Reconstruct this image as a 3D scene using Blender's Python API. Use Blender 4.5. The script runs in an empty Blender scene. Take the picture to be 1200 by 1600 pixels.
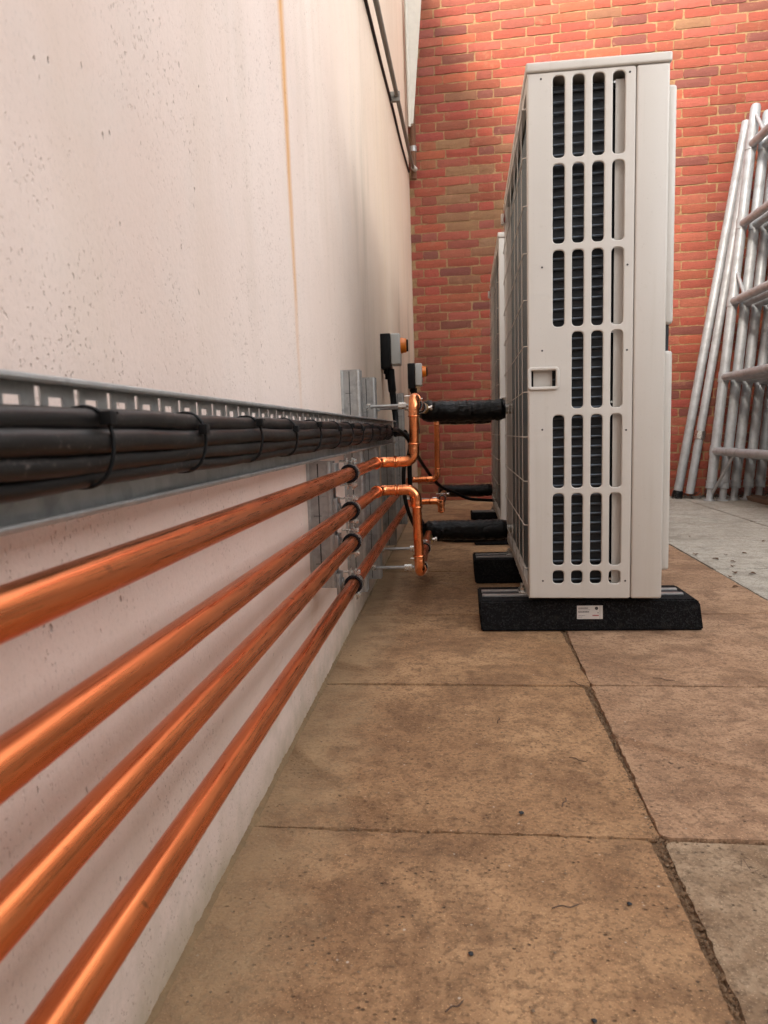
import bpy, bmesh, math, random
from mathutils import Vector, Matrix, noise
random.seed(7)
S = bpy.context.scene
COL = S.collection
R = math.radians

# ------------------------------------------------------------------ camera, sky, sun, exposure
cam = bpy.data.cameras.new('camera'); camo = bpy.data.objects.new('camera', cam); COL.objects.link(camo)
fpx, vpx, vpy, roll = 1110.0, 709.0, 676.0, .022
d = Vector(((vpx-600)/fpx, -(vpy-800)/fpx, 1)).normalized()
u = Vector((-math.sin(roll), math.cos(roll), 0)); u = (u-d*u.dot(d)).normalized()
r_ = u.cross(d)
if r_.x < 0: r_ = -r_
rows = (r_, d, u)
M = Matrix(((rows[0][0], rows[0][1], -rows[0][2], 0), (rows[1][0], rows[1][1], -rows[1][2], 0), (rows[2][0], rows[2][1], -rows[2][2], .55), (0, 0, 0, 1)))
camo.matrix_world = M
cam.sensor_fit = 'VERTICAL'; cam.sensor_height = 36; cam.sensor_width = 27
cam.lens = 36*fpx/1600
cam.clip_start = .02; cam.clip_end = 300
cam.dof.use_dof = True; cam.dof.focus_distance = 1.9; cam.dof.aperture_fstop = 14
S.camera = camo

SUN = Vector((-.55, -2.1, 1)).normalized()
elev = math.asin(SUN.z); azim = math.atan2(SUN.x, SUN.y)
W = bpy.data.worlds.new('World'); S.world = W; W.use_nodes = True
wn = W.node_tree.nodes; wl = W.node_tree.links
sky = wn.new('ShaderNodeTexSky'); sky.sky_type = 'NISHITA'; sky.sun_disc = False
sky.sun_elevation = elev; sky.sun_rotation = azim; sky.air_density = 1.0; sky.dust_density = 0.0; sky.ozone_density = 1.0
hs = wn.new('ShaderNodeHueSaturation'); hs.inputs['Saturation'].default_value = .12   # a whitish overcast sky
wl.new(sky.outputs[0], hs.inputs['Color']); wl.new(hs.outputs[0], wn['Background'].inputs[0]); wn['Background'].inputs[1].default_value = .15
sl = bpy.data.lights.new('sun', 'SUN'); sl.energy = 1.2; sl.angle = R(11); sl.color = (1, .90, .78)
so = bpy.data.objects.new('sun', sl); COL.objects.link(so); so.rotation_euler = SUN.to_track_quat('Z', 'Y').to_euler()
S.view_settings.view_transform = 'Standard'; S.view_settings.look = 'None'; S.view_settings.exposure = 2.85; S.view_settings.gamma = 1
S.view_settings.use_curve_mapping = False
S.cycles.max_bounces = 5; S.cycles.diffuse_bounces = 4; S.cycles.glossy_bounces = 2; S.cycles.transmission_bounces = 0; S.cycles.use_denoising = True; S.cycles.use_adaptive_sampling = True; S.cycles.adaptive_threshold = .02

# ------------------------------------------------------------------ node helpers
class NT:
    def __init__(s, name):
        s.m = bpy.data.materials.new(name); s.m.use_nodes = True; s.t = s.m.node_tree
        s.b = s.t.nodes['Principled BSDF']
    def n(s, typ, **k):
        o = s.t.nodes.new(typ)
        for a, v in k.items():
            if a.startswith('i_'):
                key = a[2:]; key = int(key) if key.isdigit() else key.replace('_', ' ')
                s.set(o.inputs[key], v)
            else: setattr(o, a, v)
        return o
    def set(s, sock, v):
        if isinstance(v, bpy.types.NodeSocket): s.t.links.new(v, sock)
        elif isinstance(v, tuple) and len(v) == 3 and sock.type == 'RGBA': sock.default_value = (*v, 1)
        else: sock.default_value = v
    def pos(s): return s.n('ShaderNodeNewGeometry').outputs['Position']
    def obj(s): return s.n('ShaderNodeTexCoord').outputs['Object']
    def mapping(s, v, scale=(1, 1, 1), loc=(0, 0, 0), rot=(0, 0, 0)):
        return s.n('ShaderNodeMapping', i_0=v, i_Scale=scale, i_Location=loc, i_Rotation=rot).outputs[0]
    def noise(s, v, scale, detail=4, rough=.55, dist=0):
        detail = min(detail, 3)
        return s.n('ShaderNodeTexNoise', i_Vector=v, i_Scale=scale, i_Detail=detail, i_Roughness=rough, i_Distortion=dist).outputs['Fac']
    def voro(s, v, scale, feature='F1', out='Distance', rnd=1):
        return s.n('ShaderNodeTexVoronoi', feature=feature, i_Vector=v, i_Scale=scale, i_Randomness=rnd).outputs[out]
    def ramp(s, f, lo, hi, a=0., b=1., interp='LINEAR'):
        return s.n('ShaderNodeMapRange', i_0=f, i_1=lo, i_2=hi, i_3=a, i_4=b, interpolation_type='SMOOTHSTEP' if interp == 'S' else 'LINEAR').outputs[0]
    def mix(s, f, a, b, mode='MIX'):
        o = s.n('ShaderNodeMix', data_type='RGBA', blend_type=mode)
        s.set(o.inputs[0], f); s.set(o.inputs[6], a); s.set(o.inputs[7], b); return o.outputs[2]
    def math(s, op, a, b=0., c=0.):
        o = s.n('ShaderNodeMath', operation=op)
        for i, v in enumerate((a, b, c)): s.set(o.inputs[i], v)
        return o.outputs[0]
    def sep(s, v):
        return s.n('ShaderNodeSeparateXYZ', i_0=v).outputs
    def bump(s, h, strength=.5, dist=.002, normal=None):
        o = s.n('ShaderNodeBump', i_Height=h, i_Strength=strength, i_Distance=dist)
        if normal: s.set(o.inputs['Normal'], normal)
        return o.outputs[0]
    def out(s, col=None, rough=None, metal=None, normal=None, **k):
        b = s.b.inputs
        if col is not None: s.set(b['Base Color'], col)
        if rough is not None: s.set(b['Roughness'], rough)
        if metal is not None: s.set(b['Metallic'], metal)
        if normal is not None: s.set(b['Normal'], normal)
        for a, v in k.items(): s.set(b[a.replace('_', ' ')], v)
        return s.m

def m_simple(name, col, rough=.5, metal=0., nscale=60, var=.12, bump=.15, bdist=.001, **k):
    t = NT(name); p = t.pos()
    f = t.noise(p, nscale, 5); g = t.noise(p, nscale*.13, 3)
    dark = tuple(c*(1-var*2) for c in col); lite = tuple(min(1, c*(1+var)) for c in col)
    c = t.mix(t.math('MULTIPLY_ADD', g, .5, t.math('MULTIPLY', f, .5)), dark, lite)
    return t.out(c, t.ramp(f, .3, .7, rough*.85, min(1, rough*1.15)), metal, t.bump(f, bump, bdist), **k)

def mat_wall():
    t = NT('painted_render'); p = t.pos(); x, y, z = t.sep(p)
    big = t.noise(p, 1.3, 4); mid = t.noise(p, 9, 5); fine = t.noise(p, 120, 4)
    c = t.mix(t.ramp(big, .38, .64), (.68, .535, .46), (.765, .63, .555))
    c = t.mix(t.ramp(mid, .52, .75, 0, .25), c, (.64, .56, .50))
    # vertical run-down streaks, stronger towards the far corner
    st = t.noise(t.mapping(p, (1, 7, .35)), 1.6, 4, .6)
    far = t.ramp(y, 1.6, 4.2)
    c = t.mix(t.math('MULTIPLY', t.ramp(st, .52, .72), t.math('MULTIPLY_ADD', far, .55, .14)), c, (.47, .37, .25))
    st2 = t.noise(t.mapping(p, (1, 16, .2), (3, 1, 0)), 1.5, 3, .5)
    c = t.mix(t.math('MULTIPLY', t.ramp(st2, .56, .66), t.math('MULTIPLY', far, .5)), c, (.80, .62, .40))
    c = t.mix(t.math('MULTIPLY', t.ramp(y, 1.3, 3.4), .6), c, (.70, .55, .385))  # warm bounce off the brick wall, painted as yellow tint towards the far end
    c = t.mix(t.math('MULTIPLY', t.ramp(t.noise(t.mapping(p, (1, 2.2, .5), (0, 7, 2)), 1.7, 3), .53, .68), t.math('MULTIPLY', t.ramp(y, 1.7, 2.6), t.ramp(z, 2.0, 1.2, 0, .45))), c, (.36, .29, .19))
    # dirty splash zone above the paving
    spl = t.math('MULTIPLY', t.ramp(z, .16, .0), t.ramp(t.noise(p, 22, 6, .65), .40, .64))
    c = t.mix(t.math('MULTIPLY', spl, .6), c, (.42, .36, .28))
    low = t.ramp(z, .06, .0); c = t.mix(t.math('MULTIPLY', low, t.ramp(mid, .3, .6, .2, .8)), c, (.36, .28, .17))
    # rust streak
    w = t.noise(t.mapping(p, (1, 1, 2)), 6, 3)
    ctr = t.math('ADD', t.math('MULTIPLY_ADD', z, -.032, 1.43), t.math('MULTIPLY_ADD', w, .012, -.006))
    dist = t.math('ABSOLUTE', t.math('SUBTRACT', y, ctr))
    wid = t.math('MULTIPLY_ADD', t.ramp(z, .6, 1.5), .024, .014)
    rust = t.math('SUBTRACT', 1., t.math('MINIMUM', t.math('DIVIDE', dist, wid), 1.))
    rust = t.math('MULTIPLY', t.math('POWER', rust, .8), t.ramp(z, .58, 1.0, .12, 1.))
    c = t.mix(t.math('MULTIPLY', rust, t.ramp(t.noise(t.mapping(p, (1, 3, .8)), 14, 4), .2, .6, .6, 1)), c, (.66, .33, .10))
    # pits: small trowel holes drawn out vertically
    jit = t.n('ShaderNodeTexNoise', i_Vector=p, i_Scale=160., i_Detail=2.).outputs['Color']
    pj = t.n('ShaderNodeVectorMath', operation='MULTIPLY_ADD', i_0=jit, i_1=(.006, .006, .006), i_2=p).outputs[0]
    pit = t.voro(t.mapping(pj, (1, 1, .45)), 85); pit2 = t.voro(t.mapping(pj, (1, 1, .6), (4, 2, 1)), 210)
    sel = t.noise(t.mapping(p, (1, 1, .5)), 55, 2); clus = t.ramp(t.noise(p, 4, 3), .36, .56)
    pm = t.math('MULTIPLY', t.ramp(pit, .15, .06), t.ramp(sel, .56, .62))
    pm2 = t.math('MULTIPLY', t.math('MULTIPLY', t.ramp(pit2, .30, .14), t.ramp(sel, .42, .54)), clus)
    pits = t.math('MAXIMUM', pm, t.math('MULTIPLY', pm2, .42))
    c = t.mix(t.math('MULTIPLY', pits, .62), c, (.24, .165, .13))
    grain = t.noise(t.mapping(p, (1, 1, .7)), 330, 2)
    c = t.mix(t.ramp(grain, .55, .75, 0, .22), c, (.40, .33, .29))
    hgt = t.math('SUBTRACT', t.math('MULTIPLY_ADD', fine, .25, t.math('MULTIPLY', mid, .5)), pits)
    nb = t.bump(hgt, .8, .003)
    nb = t.bump(t.noise(t.mapping(p, (1, 1, .6)), 3.2, 3), .35, .02, nb)
    return t.out(c, .82, 0., nb)

def mat_slab(name, c1, c2, c3, warm=True):
    t = NT(name); p = t.pos(); x, y, z = t.sep(p)
    big = t.noise(p, 2.3, 5, .6); mid = t.noise(p, 14, 6, .65); fine = t.noise(p, 160, 4, .6); vf = t.noise(p, 420, 2)
    c = t.mix(t.ramp(big, .36, .66), c1, c2)
    c = t.mix(t.ramp(t.noise(t.mapping(p, (1, 1, 1), (7, 3, 0)), 1.5, 3, .6), .46, .64, 0, .55), c, c1)
    c = t.mix(t.ramp(t.noise(p, 5.2, 3, .75, .4), .50, .62, 0, .8), c, c3)
    c = t.mix(t.ramp(t.noise(t.mapping(p, (1, 1, 1), (2, 9, 0)), 17, 3, .8), .56, .68, 0, .4), c, tuple(v*.65 for v in c3))
    c = t.mix(t.ramp(mid, .46, .72, 0, .75), c, c3)
    c = t.mix(t.ramp(t.noise(p, 48, 5, .7), .50, .66, 0, .55), c, tuple(v*.62 for v in c3))
    c = t.mix(t.ramp(fine, .50, .66, 0, .55), c, tuple(v*.42 for v in c3))
    c = t.mix(t.ramp(vf, .60, .72, 0, .40), c, tuple(min(1, v*1.7) for v in c2))
    sp = t.math('MULTIPLY', t.ramp(t.voro(t.mapping(p, (1, 1.4, 1)), 85), .22, .10), t.ramp(t.noise(p, 16, 3), .50, .60))
    c = t.mix(t.math('MULTIPLY', sp, .8), c, (.045, .028, .016))
    sp2 = t.math('MULTIPLY', t.ramp(t.voro(p, 60), .12, .07), t.ramp(t.noise(p, 33, 2), .57, .62))
    c = t.mix(t.math('MULTIPLY', sp2, .7), c, (.55, .47, .38))
    # thread-like roots and dried moss
    wv = t.voro(t.mapping(p, (1, 1, 1)), 55, 'DISTANCE_TO_EDGE')
    th = t.math('MULTIPLY', t.ramp(t.math('ADD', wv, t.math('MULTIPLY', t.noise(p, 90, 3), .10)), .085, .05), t.ramp(t.noise(p, 3.6, 4, .7), .60, .68))
    c = t.mix(t.math('MULTIPLY', th, .7), c, (.05, .026, .016))
    if warm:   # dusty sand film washed against the wall
        film = t.math('MULTIPLY', t.ramp(t.math('ADD', x, t.math('MULTIPLY_ADD', mid, .22, -.11)), -.15, -.27), .6)
        c = t.mix(film, c, t.mix(t.ramp(mid, .4, .7), (.36, .25, .14), (.29, .20, .115)))
    h = t.math('ADD', t.math('MULTIPLY', fine, .5), t.math('ADD', t.math('MULTIPLY', mid, .9), t.math('MULTIPLY', sp, -.6)))
    return t.out(c, .88, 0., t.bump(h, .8, .006))

def mat_brick():
    t = NT('brick_clay'); p = t.pos()
    a = t.n('ShaderNodeAttribute', attribute_name='tone').outputs['Color']
    n1 = t.noise(p, 30, 5, .65); n2 = t.noise(t.mapping(p, (1, 1, 2.4)), 75, 4, .6)
    c = t.mix(t.ramp(n1, .35, .7, 0, .55), a, t.mix(.5, a, (.13, .034, .022)))
    c = t.mix(t.ramp(n2, .60, .74, 0, .5), c, (.34, .095, .055))
    c = t.mix(t.ramp(t.noise(p, 11, 5, .7), .62, .72, 0, .45), c, (.29, .14, .075))
    c = t.mix(t.math('MULTIPLY', t.ramp(t.noise(p, 120, 3), .66, .72), .6), c, (.08, .04, .03))
    h = t.math('MULTIPLY_ADD', n2, .8, t.math('MULTIPLY', n1, .8))
    return t.out(c, .9, 0., t.bump(h, .8, .006))

def mat_mortar():
    t = NT('lime_mortar'); p = t.pos()
    n1 = t.noise(p, 22, 5, .7); n2 = t.noise(p, 140, 4)
    c = t.mix(t.ramp(n1, .35, .68), (.22, .125, .056), (.33, .205, .10))
    c = t.mix(t.ramp(n2, .56, .7, 0, .5), c, (.15, .085, .042))
    return t.out(c, .95, 0., t.bump(t.math('ADD', n1, n2), .8, .006))

def mat_copper(name, base, dark, axis, rough=.2):
    t = NT(name); p = t.pos()
    sc = {'y': (1, .012, 1), 'o': (1, 1, .06)}[axis]
    st = t.noise(t.mapping(p, sc), 900, 3, .6); st2 = t.noise(t.mapping(p, sc), 420, 4, .6)
    bl = t.noise(t.mapping(p, (1, .10, 1)), 60, 5, .65)
    c = t.mix(t.ramp(st2, .45, .72, 0, .42), base, dark)
    c = t.mix(t.ramp(t.noise(p, 9, 3), .48, .70, 0, .25), c, tuple(v*.6 for v in dark))
    c = t.mix(t.ramp(bl, .64, .78, 0, .28), c, tuple(v*.42 for v in dark))
    c = t.mix(t.ramp(t.noise(p, 45, 3), .70, .74, 0, .45), c, (.10, .035, .02))
    ro = t.math('ADD', t.ramp(st, .35, .7, rough*.8, rough*1.4), t.ramp(bl, .5, .75, 0, .12))
    return t.out(c, ro, 1., t.bump(st, .10, .0002))

def mat_galv(name, col=(.50, .50, .49), rough=.42):
    t = NT(name); p = t.pos()
    sp = t.voro(p, 90, out='Color'); n1 = t.noise(p, 30, 5, .6); n2 = t.noise(p, 300, 3)
    c = t.mix(t.math('MULTIPLY_ADD', t.sep(sp)[0], .35, .2), col, tuple(v*.62 for v in col))
    c = t.mix(t.ramp(n1, .52, .74, 0, .6), c, tuple(v*.5 for v in col))
    return t.out(c, t.ramp(n1, .3, .7, rough*.7, rough*1.4), .85, t.bump(n2, .12, .0006))

def mat_alu():
    t = NT('weathered_aluminium'); p = t.pos()
    n1 = t.noise(p, 14, 6, .7); n2 = t.noise(t.mapping(p, (1, 1, .12)), 130, 3); n3 = t.noise(p, 60, 4)
    c = t.mix(t.ramp(n1, .40, .70), (.42, .43, .44), (.31, .31, .31))
    c = t.mix(t.ramp(n3, .64, .78, 0, .35), c, (.20, .19, .18))
    return t.out(c, t.math('ADD', t.ramp(n2, .3, .7, .34, .52), t.ramp(n1, .5, .7, 0, .15)), .2, t.bump(n2, .15, .0008))

def mat_casing():
    t = NT('ivory_powder_coat'); p = t.pos()
    n1 = t.noise(p, 900, 2); n2 = t.noise(t.mapping(p, (1, 1, .3)), 4, 4); n3 = t.noise(p, 45, 4)
    c = t.mix(t.ramp(n2, .35, .7), (.52, .48, .43), (.56, .52, .47))
    c = t.mix(t.ramp(n3, .66, .76, 0, .25), c, (.42, .37, .30))
    ds = t.noise(t.mapping(p, (9, 9, .35)), 5, 3); c = t.mix(t.ramp(ds, .54, .74, 0, .22), c, (.40, .345, .27))
    c = t.mix(t.math('MULTIPLY', t.ramp(t.noise(p, 260, 2), .68, .76), .35), c, (.25, .20, .15))
    return t.out(c, t.ramp(n2, .3, .7, .34, .46), 0., t.bump(n1, .08, .0005), IOR=1.5)

def mat_fins():
    t = NT('coil_fins'); p = t.obj(); x, y, z = t.sep(p)
    w = t.n('ShaderNodeTexWave', i_Vector=t.mapping(p, (0, 1, 0)), i_Scale=70., bands_direction='Y').outputs['Fac']
    n1 = t.noise(p, 9, 4)
    c = t.mix(w, (.055, .083, .098), (.125, .165, .185))
    c = t.mix(t.ramp(n1, .4, .7, 0, .5), c, (.09, .12, .13))
    return t.out(c, .5, .3, t.bump(w, .5, .001))

def mat_rubber():
    t = NT('crumb_rubber'); p = t.pos()
    v = t.voro(p, 260, out='Color'); d = t.voro(p, 260); n1 = t.noise(p, 40, 4)
    c = t.mix(t.ramp(t.sep(v)[0], .55, 1.), (.006, .006, .0065), (.022, .022, .023))
    c = t.mix(t.ramp(n1, .55, .75, 0, .5), c, (.03, .027, .024))
    return t.out(c, .85, 0., t.bump(d, .7, .0025), Specular_IOR_Level=.12)

def mat_wrap():
    t = NT('black_insulation_wrap'); p = t.pos()
    n1 = t.noise(t.mapping(p, (.35, 1, 1)), 38, 5, .6, .6); n2 = t.noise(t.mapping(p, (1, .5, 1)), 90, 3, .5, 1.2)
    c = t.mix(t.ramp(n1, .4, .75), (.004, .004, .0045), (.010, .010, .0105))
    return t.out(c, t.ramp(n2, .3, .7, .28, .46), 0., t.bump(t.math('ADD', n1, t.math('MULTIPLY', n2, .25)), .7, .014), Specular_IOR_Level=.3)

def mat_cable():
    t = NT('black_cable_sheath'); p = t.pos()
    n1 = t.noise(t.mapping(p, (1, .25, 1)), 60, 5, .65); n2 = t.noise(p, 260, 3)
    c = t.mix(t.ramp(n1, .45, .75), (.0045, .004, .004), (.014, .0115, .010))
    c = t.mix(t.math('MULTIPLY', t.ramp(n2, .60, .72), t.ramp(n1, .45, .6)), c, (.10, .08, .07))
    return t.out(c, t.ramp(n1, .3, .7, .34, .52), 0., t.bump(n1, .25, .002), Specular_IOR_Level=.28)

MAT = dict(
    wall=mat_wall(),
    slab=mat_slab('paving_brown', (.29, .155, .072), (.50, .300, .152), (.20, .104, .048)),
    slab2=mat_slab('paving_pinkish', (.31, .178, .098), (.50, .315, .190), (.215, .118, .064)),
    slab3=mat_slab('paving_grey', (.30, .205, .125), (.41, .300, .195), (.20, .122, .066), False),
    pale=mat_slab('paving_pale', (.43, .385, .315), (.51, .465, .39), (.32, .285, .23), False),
    dirt=m_simple('joint_dirt', (.23, .135, .070), .95, 0, 90, .45, 1., .01),
    brick=mat_brick(), mortar=mat_mortar(),
    copper=mat_copper('brushed_copper', (.82, .25, .090), (.62, .155, .050), 'y', .28),
    copper2=mat_copper('copper_fitting', (.88, .32, .135), (.70, .21, .08), 'o', .19),
    galv=mat_galv('galvanised_steel'), galv2=mat_galv('dull_galvanised_strut', (.42, .415, .40), .5),
    zinc=m_simple('zinc_plate', (.66, .65, .62), .28, .95, 200, .12, .1),
    alu=mat_alu(), casing=mat_casing(), fins=mat_fins(), rubber=mat_rubber(), wrap=mat_wrap(), cable=mat_cable(),
    black=m_simple('black_plastic', (.007, .007, .0075), .5, 0, 80, .1, .1, Specular_IOR_Level=.2),
    lining=m_simple('clamp_rubber', (.008, .0085, .011), .55, 0, 120, .2, .2, Specular_IOR_Level=.2),
    grey=m_simple('light_grey_plastic', (.50, .50, .47), .45, 0, 60, .05, .05),
    orange=m_simple('orange_plastic', (.75, .19, .008), .4, 0, 60, .08, .05),
    tube=m_simple('coil_tube_metal', (.10, .115, .135), .4, .6, 50, .2, .1),
    dark=m_simple('dark_interior', (.012, .014, .018), .6, 0, 40, .2, .2),
    brass=m_simple('brass', (.66, .44, .18), .3, 1., 120, .2, .15),
    nickel=m_simple('nickel_plate', (.62, .58, .52), .25, 1., 90, .15, .1),
    trim=m_simple('flaking_white_paint', (.56, .52, .45), .7, 0, 26, .14, .6, .004),
    oldpipe=m_simple('dirty_painted_conduit', (.21, .19, .16), .7, 0, 30, .3, .6, .003),
    rusty=m_simple('rusted_iron', (.16, .07, .035), .9, 0, 50, .3, .8, .003),
    sticker=m_simple('paper_label', (.62, .58, .54), .5, 0, 60, .06, .05),
    ink=m_simple('label_ink', (.05, .04, .04), .6, 0, 60, .1, .05), inkred=m_simple('label_ink_red', (.32, .05, .04), .6, 0, 60, .1, .05),
    leaf=m_simple('dead_leaf', (.13, .062, .030), .85, 0, 90, .35, .4), twig=m_simple('dry_twig', (.10, .06, .04), .9, 0, 120, .3, .5),
    grit=m_simple('grit_stone', (.24, .165, .105), .9, 0, 60, .45, .5), white=m_simple('paint_flake', (.75, .70, .62), .8, 0, 60, .1, .3),
    timber=m_simple('weathered_timber', (.20, .115, .07), .85, 0, 30, .3, .5, .003),
)

# ------------------------------------------------------------------ geometry helpers
def obj(name, bm, mat, parent=None, smooth=True, angle=40):
    me = bpy.data.meshes.new(name)
    if isinstance(bm, bmesh.types.BMesh):
        bmesh.ops.recalc_face_normals(bm, faces=bm.faces); bm.to_mesh(me); bm.free()
    else: me = bm
    me.materials.clear(); me.materials.append(MAT[mat] if isinstance(mat, str) else mat)
    if smooth:
        me.polygons.foreach_set('use_smooth', [True]*len(me.polygons)); me.set_sharp_from_angle(angle=R(angle))
    o = bpy.data.objects.new(name, me); COL.objects.link(o)
    if parent: o.parent = parent
    return o
def split(name, bm, mat, parent, **k):
    # one object per loose piece
    bm.verts.index_update(); seen = set(); res = []
    me = bpy.data.meshes.new('tmp'); bmesh.ops.recalc_face_normals(bm, faces=bm.faces)
    for v in list(bm.verts):
        if v in seen: continue
        st = [v]; comp = []
        seen.add(v)
        while st:
            q = st.pop(); comp.append(q)
            for e in q.link_edges:
                w = e.other_vert(q)
                if w not in seen: seen.add(w); st.append(w)
        nb = bmesh.new(); mp = {q: nb.verts.new(q.co) for q in comp}; fs = {f for q in comp for f in q.link_faces}
        for f in fs: nb.faces.new([mp[x] for x in f.verts])
        res.append(obj(name, nb, mat, parent, **k))
    bm.free(); bpy.data.meshes.remove(me); return res
def empty(name, loc=(0, 0, 0), rot=(0, 0, 0)):
    o = bpy.data.objects.new(name, None); COL.objects.link(o); o.location = loc; o.rotation_euler = rot; o.empty_display_size = .05; return o
def tag(o, label, cat, group=None):
    o['label'] = label; o['category'] = cat
    if group: o['group'] = group
    return o
def kids(o): return [c for c in bpy.data.objects if c.parent == o]
def copy_tree(o, parent=None):
    c = o.copy(); COL.objects.link(c); c.parent = parent
    for ch in kids(o): copy_tree(ch, c)
    return c
def box(bm, x0, x1, y0, y1, z0, z1, bev=0., seg=2):
    vs = [bm.verts.new(v) for v in ((x0, y0, z0), (x1, y0, z0), (x1, y1, z0), (x0, y1, z0), (x0, y0, z1), (x1, y0, z1), (x1, y1, z1), (x0, y1, z1))]
    fs = [bm.faces.new([vs[i] for i in q]) for q in ((3, 2, 1, 0), (4, 5, 6, 7), (0, 1, 5, 4), (1, 2, 6, 5), (2, 3, 7, 6), (3, 0, 4, 7))]
    if bev: bmesh.ops.bevel(bm, geom=list({e for f in fs for e in f.edges}), offset=bev, segments=seg, affect='EDGES', profile=.6)
    return bm
def B(*a, **k): return box(bmesh.new(), *a, **k)
def tube(bm, pts, rad, n=16, cap=True, prof=None):
    """sweep a ring along pts; rad number or list; prof optional fn(i, angle)->radius factor"""
    pts = [Vector(p) for p in pts]; N = len(pts)
    rad = rad if isinstance(rad, (list, tuple)) else [rad]*N
    t0 = (pts[1]-pts[0]).normalized(); a = Vector((0, 0, 1)) if abs(t0.z) < .9 else Vector((1, 0, 0))
    nrm = (a-t0*a.dot(t0)).normalized(); rings = []
    for i in range(N):
        t = (pts[min(i+1, N-1)]-pts[max(i-1, 0)]).normalized()
        nrm = (nrm-t*nrm.dot(t)).normalized(); b = t.cross(nrm)
        ring = []
        for k in range(n):
            an = 2*math.pi*k/n; f = rad[i]*(prof(i, an) if prof else 1)
            ring.append(bm.verts.new(pts[i]+(nrm*math.cos(an)+b*math.sin(an))*f))
        rings.append(ring)
    for i in range(N-1):
        for k in range(n): bm.faces.new((rings[i][k], rings[i][(k+1) % n], rings[i+1][(k+1) % n], rings[i+1][k]))
    if cap: bm.faces.new(rings[0][::-1]); bm.faces.new(rings[-1])
    return bm
def T(*a, **k): return tube(bmesh.new(), *a, **k)
def lin(a, b, n):
    a, b = Vector(a), Vector(b); return [a.lerp(b, i/n) for i in range(n+1)]
def arc(p, a, b, rad, n=8):
    """corner at p, coming from direction a (unit, towards p) leaving along b: quarter bend points"""
    p, a, b = Vector(p), Vector(a).normalized(), Vector(b).normalized()
    s = p-a*rad; c = s+b*rad
    return [c-b*rad*math.cos(q)+a*rad*math.sin(q) for q in [math.pi/2*i/n for i in range(n+1)]]
def smooth_path(pts, n=8):
    pts = [Vector(p) for p in pts]; P = [pts[0]*2-pts[1]]+pts+[pts[-1]*2-pts[-2]]; out = []
    for i in range(1, len(P)-2):
        for k in range(n):
            t = k/n; a, b, c, d_ = P[i-1], P[i], P[i+1], P[i+2]
            out.append(.5*((2*b)+(c-a)*t+(2*a-5*b+4*c-d_)*t*t+(3*b-a-3*c+d_)*t**3))
    out.append(pts[-1]); return out
def ring_torus(bm, c, axis, rad, r2, n=24, m=8):
    c, ax = Vector(c), Vector(axis).normalized(); a = Vector((0, 0, 1)) if abs(ax.z) < .9 else Vector((1, 0, 0))
    e1 = (a-ax*a.dot(ax)).normalized(); e2 = ax.cross(e1); g = []
    for i in range(n):
        t = 2*math.pi*i/n; dr = e1*math.cos(t)+e2*math.sin(t)
        g.append([bm.verts.new(c+dr*(rad+r2*math.cos(2*math.pi*k/m))+ax*r2*math.sin(2*math.pi*k/m)) for k in range(m)])
    for i in range(n):
        for k in range(m): bm.faces.new((g[i][k], g[(i+1) % n][k], g[(i+1) % n][(k+1) % m], g[i][(k+1) % m]))
    return bm
def band(bm, c, axis, r0, r1, w, n=28):
    """flat hoop"""
    c, ax = Vector(c), Vector(axis).normalized(); a = Vector((0, 0, 1)) if abs(ax.z) < .9 else Vector((1, 0, 0))
    e1 = (a-ax*a.dot(ax)).normalized(); e2 = ax.cross(e1); g = []
    for i in range(n):
        t = 2*math.pi*i/n; dr = e1*math.cos(t)+e2*math.sin(t)
        g.append([bm.verts.new(c+dr*q+ax*s) for q, s in ((r0, -w/2), (r1, -w/2), (r1, w/2), (r0, w/2))])
    for i in range(n):
        for k in range(4): bm.faces.new((g[i][k], g[(i+1) % n][k], g[(i+1) % n][(k+1) % 4], g[i][(k+1) % 4]))
    return bm
def hexnut(bm, c, axis, rad, h):
    ax = Vector(axis).normalized(); c = Vector(c)
    return tube(bm, [c-ax*h/2, c+ax*h/2], rad, 6)

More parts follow.
